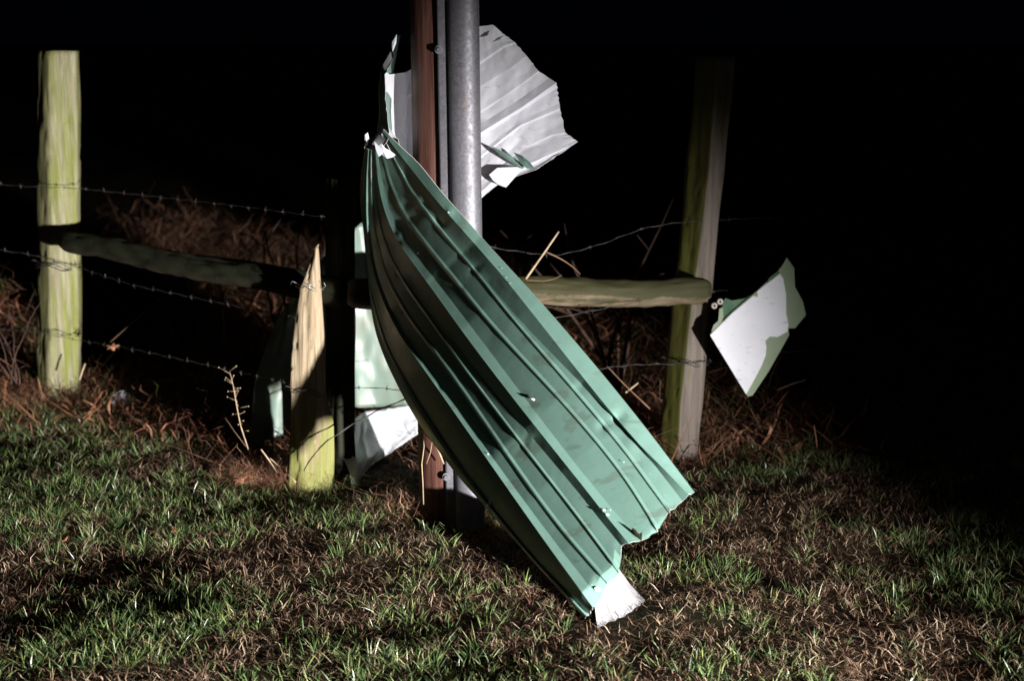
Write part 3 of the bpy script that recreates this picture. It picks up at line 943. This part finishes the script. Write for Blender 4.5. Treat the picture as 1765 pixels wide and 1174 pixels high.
tag(r1, 'thick mossy round rail running from the sheet to the grey leaning post', 'fence rail', 'round brace rails of the fence')
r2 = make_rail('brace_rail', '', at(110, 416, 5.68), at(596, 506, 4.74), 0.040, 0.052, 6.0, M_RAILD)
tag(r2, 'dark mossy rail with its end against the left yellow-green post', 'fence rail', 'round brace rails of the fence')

# ------------------------------------------------------------------ wires
barb_me = None
def barb_mesh():
    parts = []
    for a in (0.3, 1.4, 2.4, 3.3):
        d = np.array([0.15, math.cos(a * 1.9), math.sin(a * 1.9)]); d /= np.linalg.norm(d)
        parts.append(tube([(0, 0, 0), tuple(d * 0.006), tuple(d * 0.012)], [0.0009, 0.0007, 0.0003], 4))
    parts.append(tube([(-0.005, 0, 0), (0.005, 0, 0)], [0.0019, 0.0019], 6))
    V, F = join(parts)
    me = bpy.data.meshes.new('barb'); me.from_pydata([tuple(v) for v in V], [], F); me.materials.append(M_WIRE)
    return me
barb_me = barb_mesh()
def wire(label, pts, spacing=0.11, r=0.0008, barbs=True, mat=None, name='barbed_wire', group='strands of barbed wire on the fence', cat='barbed wire'):
    P = np.array([at(*p) for p in pts])
    s = np.concatenate([[0], np.cumsum(np.linalg.norm(np.diff(P, axis=0), axis=1))])
    n = max(8, int(s[-1] / 0.03))
    t = np.linspace(0, s[-1], n)
    Q = np.stack([np.interp(t, s, P[:, k]) for k in range(3)], 1)
    for _ in range(3):
        Q[1:-1] = (Q[:-2] + Q[2:] + 2 * Q[1:-1]) / 4
    Q[:, 2] += 0.002 * np.sin(t * 60)
    root = thing(name, label, cat, tuple(Q[0]), group)
    m = mat or M_WIRE
    a = np.arange(len(Q)) * 1.3
    off = np.stack([np.zeros(len(Q)), np.cos(a), np.sin(a)], 1) * r
    V, F = join([tube(Q + off, r, 5), tube(Q - off, r, 5)])
    mesh_obj('strand', V, F, m, root)
    if barbs:
        d = 0.04
        while d < s[-1]:
            p = np.array([np.interp(d, t, Q[:, k]) for k in range(3)])
            o = bpy.data.objects.new('barb', barb_me); COL.objects.link(o)
            o.parent = root; o.location = Vector(p) - root.location
            o.rotation_euler = (random.uniform(0, 6), random.uniform(-.3, .3), random.uniform(-.3, .3))
            d += spacing * random.uniform(0.9, 1.1)
    return root
wire('uppermost barbed wire, crossing the left post near mid height', [(-40, 315, 5.9), (62, 322, 5.74), (132, 324, 5.73), (280, 340, 5.45), (420, 356, 5.1), (560, 374, 4.72)])
wire('middle barbed wire, crossing the left post just under the rail end', [(-40, 425, 5.85), (62, 440, 5.73), (132, 460, 5.72), (230, 492, 5.4), (330, 512, 5.2), (470, 540, 4.9), (508, 548, 4.66)])
wire('lowest barbed wire on the left, sagging from the left post to the short stake', [(-40, 565, 5.85), (62, 572, 5.73), (132, 586, 5.72), (230, 602, 5.4), (370, 632, 5.1), (480, 656, 4.75), (500, 664, 4.62)])
wire('thin wire curving above the round rail up to the leaning grey post', [(835, 424, 4.6), (880, 432, 4.65), (960, 442, 4.75), (1040, 420, 4.85), (1110, 392, 4.93), (1180, 382, 4.97), (1300, 376, 5.2), (1500, 372, 5.6), (1765, 368, 6.2)], spacing=0.2, r=0.0007, barbs=True)
wire('thin wire just under the round rail', [(900, 562, 4.65), (960, 548, 4.68), (1040, 532, 4.75), (1085, 522, 4.8), (1180, 505, 4.97), (1300, 498, 5.2), (1500, 492, 5.6), (1765, 486, 6.2)], spacing=0.2, r=0.0007)
wire('low wire meeting the leaning grey post near its foot', [(1010, 640, 4.7), (1060, 632, 4.8), (1110, 628, 4.88), (1180, 628, 4.98), (1300, 610, 5.2), (1450, 602, 5.5), (1765, 590, 6.2)], spacing=0.15, r=0.0010)
wire('short barbed wire from the short stake past the green sheet', [(548, 686, 4.64), (610, 668, 4.66), (632, 666, 4.68), (690, 674, 4.72), (760, 670, 4.75)], spacing=0.1)
wire('loose wire dropping across the foot of the short stake', [(524, 812, 4.58), (540, 780, 4.57), (566, 757, 4.59), (620, 725, 4.62), (660, 702, 4.66), (700, 688, 4.7)], spacing=0.2, barbs=False, r=0.0016)

def loops(label, u0, u1, v, D, n, mat, r=0.0012, tail=True, name='wire_wrap'):
    """turns of wire tied round a post"""
    parts = []
    for k in range(n):
        P = []
        for a in np.linspace(-0.15, 1.15, 16):
            f = a
            P.append(at(u0 + (u1 - u0) * f, v + 3.5 * k + 3 * math.sin(f * 9 + k) + 8 * f, D - 0.012 + 0.05 * (2 * f - 0.9) ** 2))
        parts.append(tube(P, r, 5))
    if tail:
        P0 = np.array(at(u1 + 3, v + 8, D)); parts.append(tube([P0, P0 + [0.012, -0.01, 0.012], P0 + [0.006, -0.012, 0.024]], r, 5))
        P0 = np.array(at(u0 - 3, v - 2, D)); parts.append(tube([P0, P0 + [-0.012, -0.01, 0.008], P0 + [-0.02, 0, -0.004]], r, 5))
    V, F = join(parts)
    o = mesh_obj(name, V, F, mat, None, None, True, loc=tuple(P0))
    tag(o, label, 'wire', 'wire tied round the fence posts')
loops('shiny wire tied round the top of the short stake', 514, 553, 490, 4.655, 2, M_SHINY)
loops('rusty wire tied round the middle of the short stake', 503, 562, 670, 4.65, 2, M_WIRE, 0.0016)
loops('wire tied round the left post under the rail', 66, 132, 452, 5.79, 3, M_WIRE, 0.0016)
loops('wire tied low round the left post', 66, 132, 568, 5.79, 1, M_WIRE, 0.0016)
loops('wire tied round the leaning grey post', 1150, 1216, 620, 5.02, 2, M_WIRE, 0.0016)

# round insulator beside the leaning post
ins = thing('wire_insulator', 'small cream insulator on the wire beside the leaning grey post', 'insulator', at(1236, 522, 4.96))
def ring(cu, cv, D, r, th):
    c = np.array(at(cu, cv, D))
    P = [c + np.array([r * math.cos(a), 0, r * math.sin(a)]) for a in np.linspace(0, 2 * math.pi, 17)]
    return tube(P, th, 7, cap=False)
for (u, v) in ((1241, 520), (1231, 527)):
    V, F = ring(u, v, 4.95, 0.0075, 0.0045)
    mesh_obj('bead', V, F, M_CERAMIC, ins)
V, F = tube([at(1228, 530, 4.96), at(1244, 540, 4.95), at(1250, 560, 4.95)], 0.0012, 5)
mesh_obj('tie_wire', V, F, M_WIRE, ins)

# ------------------------------------------------------------------ second sheet behind the corner post
sheet2 = thing('fallen_metal_sheet', 'pale green metal sheet standing behind the fence rail with a white fold', 'metal sheet', at(600, 700, 4.9))
S2 = [
    [(478, 548, 5.12), (440, 650, 5.10), (428, 772, 5.08)],
    [(500, 520, 5.13), (480, 640, 5.12), (470, 755, 5.10)],
    [(560, 440, 5.18), (545, 600, 5.17), (540, 735, 5.15)],
    [(608, 398, 5.22), (600, 560, 5.22), (605, 704, 5.20)],
    [(622, 384, 5.24), (640, 540, 5.24), (650, 702, 5.22)],
    [(660, 380, 5.25), (690, 540, 5.25), (700, 699, 5.22)],
    [(700, 385, 5.26), (740, 540, 5.26), (770, 700, 5.23)],
]
GS = grid_from_lines(S2, 40, 8, None, lambda q, t: rib(q, 1.0, .15, .006) + rib(q, 2.6, .12, .006) + rib(q, 3.45, .1, .004) + rib(q, 5.0, .15, .01), crumple=0.010, seed=21.0, jag=0)
M_GREENP = paint('faded_green_paint', (0.15, 0.215, 0.18), 0.4, (0.17, 0.18, 0.13), 0.9)
V, F, M = sheet_grid(GS, 0.0009)
mesh_obj('green_panel', V, F, [M_GREENP, M_WHITE, M_EDGE], sheet2, M)
CU = [
    [(596, 745, 4.90), (590, 785, 4.80), (603, 815, 4.74), (606, 842, 4.68)],
    [(612, 722, 5.02), (608, 770, 4.86), (617, 800, 4.78), (616, 838, 4.69)],
    [(630, 709, 5.14), (625, 755, 4.98), (634, 790, 4.86), (624, 822, 4.76)],
    [(652, 706, 5.20), (650, 740, 5.10), (656, 775, 5.02), (640, 802, 4.90)],
    [(680, 702, 5.21), (682, 730, 5.16), (684, 755, 5.10), (664, 787, 5.00)],
    [(705, 699, 5.22), (708, 720, 5.18), (708, 740, 5.14), (692, 768, 5.06)],
    [(740, 696, 5.22), (740, 716, 5.19), (738, 730, 5.16), (725, 745, 5.12)],
]
GC = grid_from_lines(CU, 26, 8, None, lambda q, t: rib(q, 2.0, .3, .012) + rib(q, 3.6, .2, .006), crumple=0.012, seed=31.0, jag=3)
V, F, M = sheet_grid(GC, 0.0009)
mesh_obj('white_fold', V, F, [M_WHITE, M_GREEN, M_EDGE], sheet2, M)
V, F = tube([at(600, 762, 4.70), at(625, 712, 4.76), at(660, 700, 4.78), at(700, 700, 4.78)], [0.004, 0.006, 0.006, 0.004], 6)

# ------------------------------------------------------------------ scrap hanging on the wire at the right
scrap = thing('metal_scrap', 'small white scrap with green edges hanging on the wire right of the leaning post', 'metal scrap', at(1300, 560, 4.98))
def poly_plate(name, pts, mat, parent, thick, dfun, off=0.0):
    n = len(pts)
    P = [np.array(at(u, v, dfun(u, v) - off)) for u, v in pts]
    A = P; B = [p + np.array([0, thick, 0]) for p in P]
    V = A + B
    F = [tuple(range(n))[::-1], tuple(range(n, 2 * n))] + [(k, (k + 1) % n, n + (k + 1) % n, n + k) for k in range(n)]
    o = mesh_obj(name, V, F, mat, parent, None, False)
    return o
df = lambda u, v: 4.98 + 0.0009 * (u - 1300) - 0.00025 * (v - 560)
M_SCRAPG = paint('chalky_green_paint', (0.20, 0.26, 0.17), 0.5, (0.12, 0.15, 0.08), 0.4)
M_DKG = paint('dark_green_paint', (0.02, 0.09, 0.045), 0.4, (0.2, 0.26, 0.15), 0.8)
poly_plate('green_backing', [(1224, 576), (1289, 684), (1297, 682), (1325, 640), (1360, 578), (1359, 566), (1370, 566), (1389, 543), (1384, 520), (1370, 494), (1369, 462), (1356, 444), (1347, 460), (1330, 478), (1302, 504), (1262, 538)], M_SCRAPG, scrap, 0.002, df)
poly_plate('white_face', [(1224, 578), (1286, 680), (1300, 655), (1313, 630), (1320, 612), (1321, 598), (1319, 588), (1327, 580), (1340, 581), (1357, 572), (1359, 560), (1355, 540), (1355, 508), (1350, 480), (1344, 472), (1305, 502), (1306, 512), (1303, 511), (1298, 510), (1262, 540)], M_WHITE, scrap, 0.002, df, 0.003)
poly_plate('dark_green_flap', [(1226, 574), (1238, 556), (1247, 520), (1250, 514), (1262, 518), (1285, 514), (1300, 503), (1303, 508), (1262, 538)], M_DKG, scrap, 0.0015, df, -0.012)
poly_plate('pale_strip', [(1226, 572), (1230, 560), (1238, 553), (1240, 532), (1246, 530), (1247, 546), (1243, 558), (1236, 566)], M_SCRAPG, scrap, 0.0015, df, -0.002)
poly_plate('dark_edge', [(1322, 486), (1327, 478), (1342, 466), (1344, 470), (1330, 482), (1322, 488)], M_DKG, scrap, 0.0015, df, 0.004)

# ------------------------------------------------------------------ stems, twigs, leaves
def stem(name, label, cat, pts, rad, mat, group=None, n=6):
    P = np.array([at(*p) for p in pts])
    s = np.linspace(0, 1, len(P)); t = np.linspace(0, 1, 14)
    Q = np.stack([np.interp(t, s, P[:, k]) for k in range(3)], 1)
    for _ in range(2): Q[1:-1] = (Q[:-2] + Q[2:] + 2 * Q[1:-1]) / 4
    R = np.interp(t, [0, 1], rad)
    V, F = tube(Q, R, n, True, 0.2, len(name))
    o = mesh_obj(name, V, F, mat, None, None, True, loc=tuple(P[0]))
    tag(o, label, cat, group)
    return o
stem('straw_stalk', 'pale broken straw stalk sticking up above the round rail', 'stalk', [(906, 481, 4.6), (935, 440, 4.6), (963, 399, 4.6)], (0.0042, 0.003), M_STRAW)
stem('twig', 'thin curved brown twig beside the upright straw stalk', 'twig', [(941, 434, 4.65), (965, 445, 4.66), (985, 458, 4.68), (1000, 472, 4.7)], (0.0028, 0.0012), M_TWIG)
stem('twig', 'thin twig lying on top of the round rail', 'twig', [(908, 483, 4.62), (940, 485, 4.66), (958, 480, 4.68), (968, 474, 4.7)], (0.0018, 0.001), M_TWIG)
stem('dry_stalk', 'upright dry stalk behind the middle barbed wire at the left', 'stalk', [(388, 590, 5.5), (386, 540, 5.5), (378, 483, 5.5)], (0.007, 0.004), M_TWIG)
stem('twig', 'long thin twig slanting through the dark grass left of the stake', 'twig', [(275, 762, 5.1), (320, 778, 5.0), (382, 803, 4.85)], (0.0018, 0.0028), M_STRAW)
stem('dry_stalk', 'short pale stalk beside the foot of the left post', 'stalk', [(137, 655, 5.6), (142, 640, 5.6), (147, 627, 5.6)], (0.004, 0.003), M_STRAW)
stem('straw_stalk', 'short pale straw among the weeds at the foot of the leaning post', 'stalk', [(1078, 677, 4.85), (1090, 668, 4.85), (1100, 660, 4.85)], (0.004, 0.003), M_STRAW)
stem('twig', 'long brown twig slanting down to the weeds left of the leaning post', 'twig', [(1045, 630, 4.8), (1075, 662, 4.8), (1120, 705, 4.85)], (0.0015, 0.003), M_TWIG)
stem('twig', 'faint pale twig among the weeds below the hanging scrap', 'twig', [(1340, 672, 5.3), (1365, 662, 5.3), (1388, 655, 5.3)], (0.003, 0.002), M_TWIG)
stem('twig', 'thin crossed twig behind the lowest left wire', 'twig', [(190, 590, 5.9), (235, 550, 5.9), (280, 510, 5.9)], (0.002, 0.0015), M_TWIG)
stem('dry_stalk', 'pale stalk standing in the weed clump beside the short stake', 'stalk', [(478, 816, 4.6), (465, 795, 4.6), (450, 775, 4.6)], (0.0016, 0.003), M_STRAW)
stem('dry_stalk', 'pale stalk leaning against the foot of the short stake', 'stalk', [(510, 832, 4.6), (490, 812, 4.6), (465, 790, 4.6)], (0.003, 0.0016), M_STRAW)
stem('twig', 'thin wiry twig lying on the lawn beside the muddy white tip', 'twig', [(1040, 1120, 3.4), (1070, 1102, 3.45), (1125, 1062, 3.55), (1150, 1048, 3.6)], (0.0013, 0.0013), M_STRAW)

# seed-head weed
weed = thing('seed_head_weed', 'dry stalk with small round seed pods on side twigs, left of the short stake', 'weed', at(428, 775, 4.75))
sp = [(428, 775, 4.75), (415, 735, 4.75), (408, 700, 4.75), (402, 665, 4.75), (396, 640, 4.75)]
V, F = tube([at(*p) for p in sp], [0.0022, 0.002, 0.0017, 0.0013, 0.0008], 6)
mesh_obj('stem', V, F, M_STRAW, weed)
V, F = tube([at(424, 770, 4.75), at(405, 745, 4.75), at(388, 720, 4.75)], [0.0012, 0.001, 0.0008], 5)
mesh_obj('stem', V, F, M_TWIG, weed)
for k in range(20):
    f = min(1, 0.25 + 0.75 * (k / 19) ** 0.8 + random.uniform(-0.03, 0.03))
    base = at(428 - 32 * f, 775 - 135 * f, 4.75)
    sd = 1 if k % 2 else -1
    l = random.choice((0.006, 0.012, 0.02, 0.032)) * random.uniform(0.7, 1.3)
    if random.random() < 0.5: sd = -sd
    tip = (base[0] + sd * l, base[1] + random.uniform(-.015, .015), base[2] + random.uniform(-0.004, 0.022))
    V, F = tube([base, tip], [0.0008, 0.0005], 4)
    r = 0.003
    V2 = [(tip[0] + r * a, tip[1] + r * b, tip[2] + r * c) for a, b, c in ((1, 0, 0), (-1, 0, 0), (0, 1, 0), (0, -1, 0), (0, 0, 1), (0, 0, -1))]
    F2 = [(0, 2, 4), (2, 1, 4), (1, 3, 4), (3, 0, 4), (2, 0, 5), (1, 2, 5), (3, 1, 5), (0, 3, 5)]
    V, F = join([(V, F), (V2, F2)])
    mesh_obj('seed_pod', V, F, M_STRAW, weed)

# dead leaves
def leaf(label, u, v, D, size, rot, tilt, mat=None):
    """lobed curled oak leaf"""
    c = np.array(at(u, v, D))
    n = 22; P = []
    for k in range(n):
        a = 2 * math.pi * k / n
        r = size * (0.62 + 0.28 * math.cos(5 * a) + 0.2 * math.cos(a))
        x, y = r * math.cos(a), 0.55 * r * math.sin(a)
        z = 0.35 * (x * x) / size + 0.12 * size * math.sin(3 * a)
        P.append((x, y, z))
    P = np.array([(0, 0, 0)] + P)
    cr, sr, ct, st = math.cos(rot), math.sin(rot), math.cos(tilt), math.sin(tilt)
    X = P[:, 0] * cr - P[:, 1] * sr; Y = P[:, 0] * sr + P[:, 1] * cr; Z = P[:, 2]
    Y2 = Y * ct - Z * st; Z2 = Y * st + Z * ct
    A = np.stack([X, Y2, Z2], 1) + c
    B = A + np.array([0, 0.0006, -0.0006])
    V = np.vstack([A, B]).tolist(); m = n + 1; F = []
    for k in range(n):
        a, b = 1 + k, 1 + (k + 1) % n
        F += [(0, a, b), (m, m + b, m + a), (a, m + a, m + b, b)]
    o = mesh_obj('dead_leaf', V, F, mat or M_LEAF, None, None, True, loc=tuple(c))
    tag(o, label, 'leaf', 'dead leaves')
leaf('orange brown lobed leaf in the grass just left of the short stake', 412, 828, 4.68, 0.035, 0.4, 1.0)
leaf('smaller brown leaf tucked in the weed clump above the orange brown leaf', 432, 822, 4.70, 0.022, 1.9, 0.8)
leaf('tan leaf caught on the lowest left wire beside the left post', 192, 598, 5.55, 0.034, 0.1, 1.2)
leaf('small tan leaf lying in the lawn at the left', 110, 932, 4.12, 0.016, 0.8, 0.5)
leaf('dark dead leaf lying flat in the lawn below the orange brown leaf', 300, 915, 4.2, 0.02, 2.2, 0.4)

# pale plastic litter by the left post
def litter():
    c = at(208, 684, 5.72)
    n = 14; m = 9; V = []; F = []
    for i in range(m):
        for k in range(n):
            a = 2 * math.pi * k / n; ph = (i / (m - 1)) * math.pi / 2
            r = 0.046 * math.cos(ph) + 0.002
            q = 1 + 0.35 * mn.noise(Vector((math.cos(a) * 1.7, math.sin(a) * 1.7, i * 0.6)))
            V.append((c[0] + r * q * math.cos(a), c[1] + 0.7 * r * q * math.sin(a), c[2] - 0.03 + 0.05 * math.sin(ph) * q))
    for i in range(m - 1):
        for k in range(n):
            k2 = (k + 1) % n
            F.append((i * n + k, i * n + k2, (i + 1) * n + k2, (i + 1) * n + k))
    F.append(tuple((m - 1) * n + k for k in range(n)))
    o = mesh_obj('plastic_litter', V, F, M_PLASTIC, None, None, False, loc=c)
    tag(o, 'crumpled pale plastic litter in the weeds right of the left post', 'litter')
litter()

# small shrubs of bare stems behind the fence
def bare_shrub(label, u, v, D, h, ns, spread, seed, th=0.006):
    rs = random.Random(seed)
    b = at(u, v, D)
    root = thing('bare_shrub', label, 'shrub', b, 'bare shrubs behind the fence')
    for s in range(ns):
        P = [np.array(b) + np.array([rs.uniform(-.03, .03), rs.uniform(-.03, .03), 0])]
        d = np.array([rs.uniform(-spread, spread), rs.uniform(-spread, spread), 1.0])
        L = h * rs.uniform(0.6, 1.1)
        for k in range(8):
            d = d + np.array([rs.uniform(-.25, .25), rs.uniform(-.25, .25), 0]); dn = d / np.linalg.norm(d)
            P.append(P[-1] + dn * L / 8)
        parts = [tube(P, np.linspace(th, th * 0.25, 9), 6)]
        for k in range(5):
            q = P[rs.randint(2, 7)]; e = np.array([rs.uniform(-1, 1), rs.uniform(-1, 1), rs.uniform(0.2, 1)]); e /= np.linalg.norm(e)
            ll = L * rs.uniform(0.12, 0.3)
            parts.append(tube([q, q + e * ll * .5, q + e * ll + np.array([0, 0, -0.02])], [th * .4, th * .3, th * .15], 4))
        V, F = join(parts)
        mesh_obj('stem', V, F, M_STUMP, root)
bare_shrub('bare brown shrub seen above the round rail between the sheet and leaning post', 1062, 690, 5.7, 0.85, 7, 0.35, 3, 0.010)
bare_shrub('bare thin shrub in the dark above the pointed stake', 490, 650, 6.2, 0.7, 5, 0.4, 5, 0.009)
bare_shrub('low bare shrub between the left post and the stake', 330, 640, 6.3, 0.5, 6, 0.7, 8, 0.007)
bare_shrub('tall bare shrub in the dark at the right edge', 1580, 700, 7.5, 1.3, 6, 0.4, 11, 0.010)
bare_shrub('small twiggy shrub at the left edge beside the left post', 30, 660, 5.65, 0.35, 6, 0.5, 13, 0.003)

# dead twiggy clump at the foot of the stake
def clump(name, label, u, v, D, rad, n, tints, hh):
    c = at(u, v, D)
    bx = c[0] + rng.normal(0, rad, n); by = c[1] + rng.normal(0, rad * 0.6, n)
    bz = height(bx, by) + rng.random(n) * hh
    g = strands(name, np.stack([bx, by, bz], 1), dirs(n, 0.9, 0.5), rng.uniform(0.04, 0.12, n), rng.uniform(0.001, 0.0024, n), rng.uniform(0.1, 0.9, n), jitter_tint(tints, n, 0.3), M_DRY, 5, 1.0)
    tag(g, label, 'weeds', kind='stuff')
clump('weed_clump', 'tangled reddish dead weeds at the left foot of the short stake', 455, 815, 4.72, 0.075, 900, [(0.24, 0.11, 0.07), (0.16, 0.07, 0.04), (0.32, 0.19, 0.12)], 0.07)
clump('weed_tangle', 'tangled straw climbing the left side of the pole foot behind the sheet edge', 712, 850, 4.4, 0.07, 420, [(0.24, 0.14, 0.09), (0.16, 0.09, 0.05)], 0.05)
clump('straw_heap', 'brown straw heaped round the foot of the left post', 60, 690, 5.80, 0.28, 1700, [(0.24, 0.12, 0.07), (0.3, 0.17, 0.1), (0.14, 0.06, 0.035)], 0.045)
# dead vine on the pole foot
V, F = tube([at(728, 742, 4.27), at(731, 770, 4.28), at(727, 800, 4.28), at(729, 835, 4.28), at(730, 870, 4.28)], 0.0016, 5)
V2, F2 = tube([at(733, 748, 4.26), at(748, 765, 4.26), at(757, 780, 4.26), at(765, 800, 4.265)], 0.0022, 5)
V3, F3 = tube([at(745, 760, 4.255), at(742, 780, 4.265), at(735, 800, 4.27)], 0.0012, 5)
V, F = join([(V, F), (V2, F2), (V3, F3)])
tag(mesh_obj('dead_vine', V, F, M_STRAW, None, None, True, loc=at(728, 800, 4.28)), 'thin dead vine clinging to the foot of the wooden pole', 'vine')
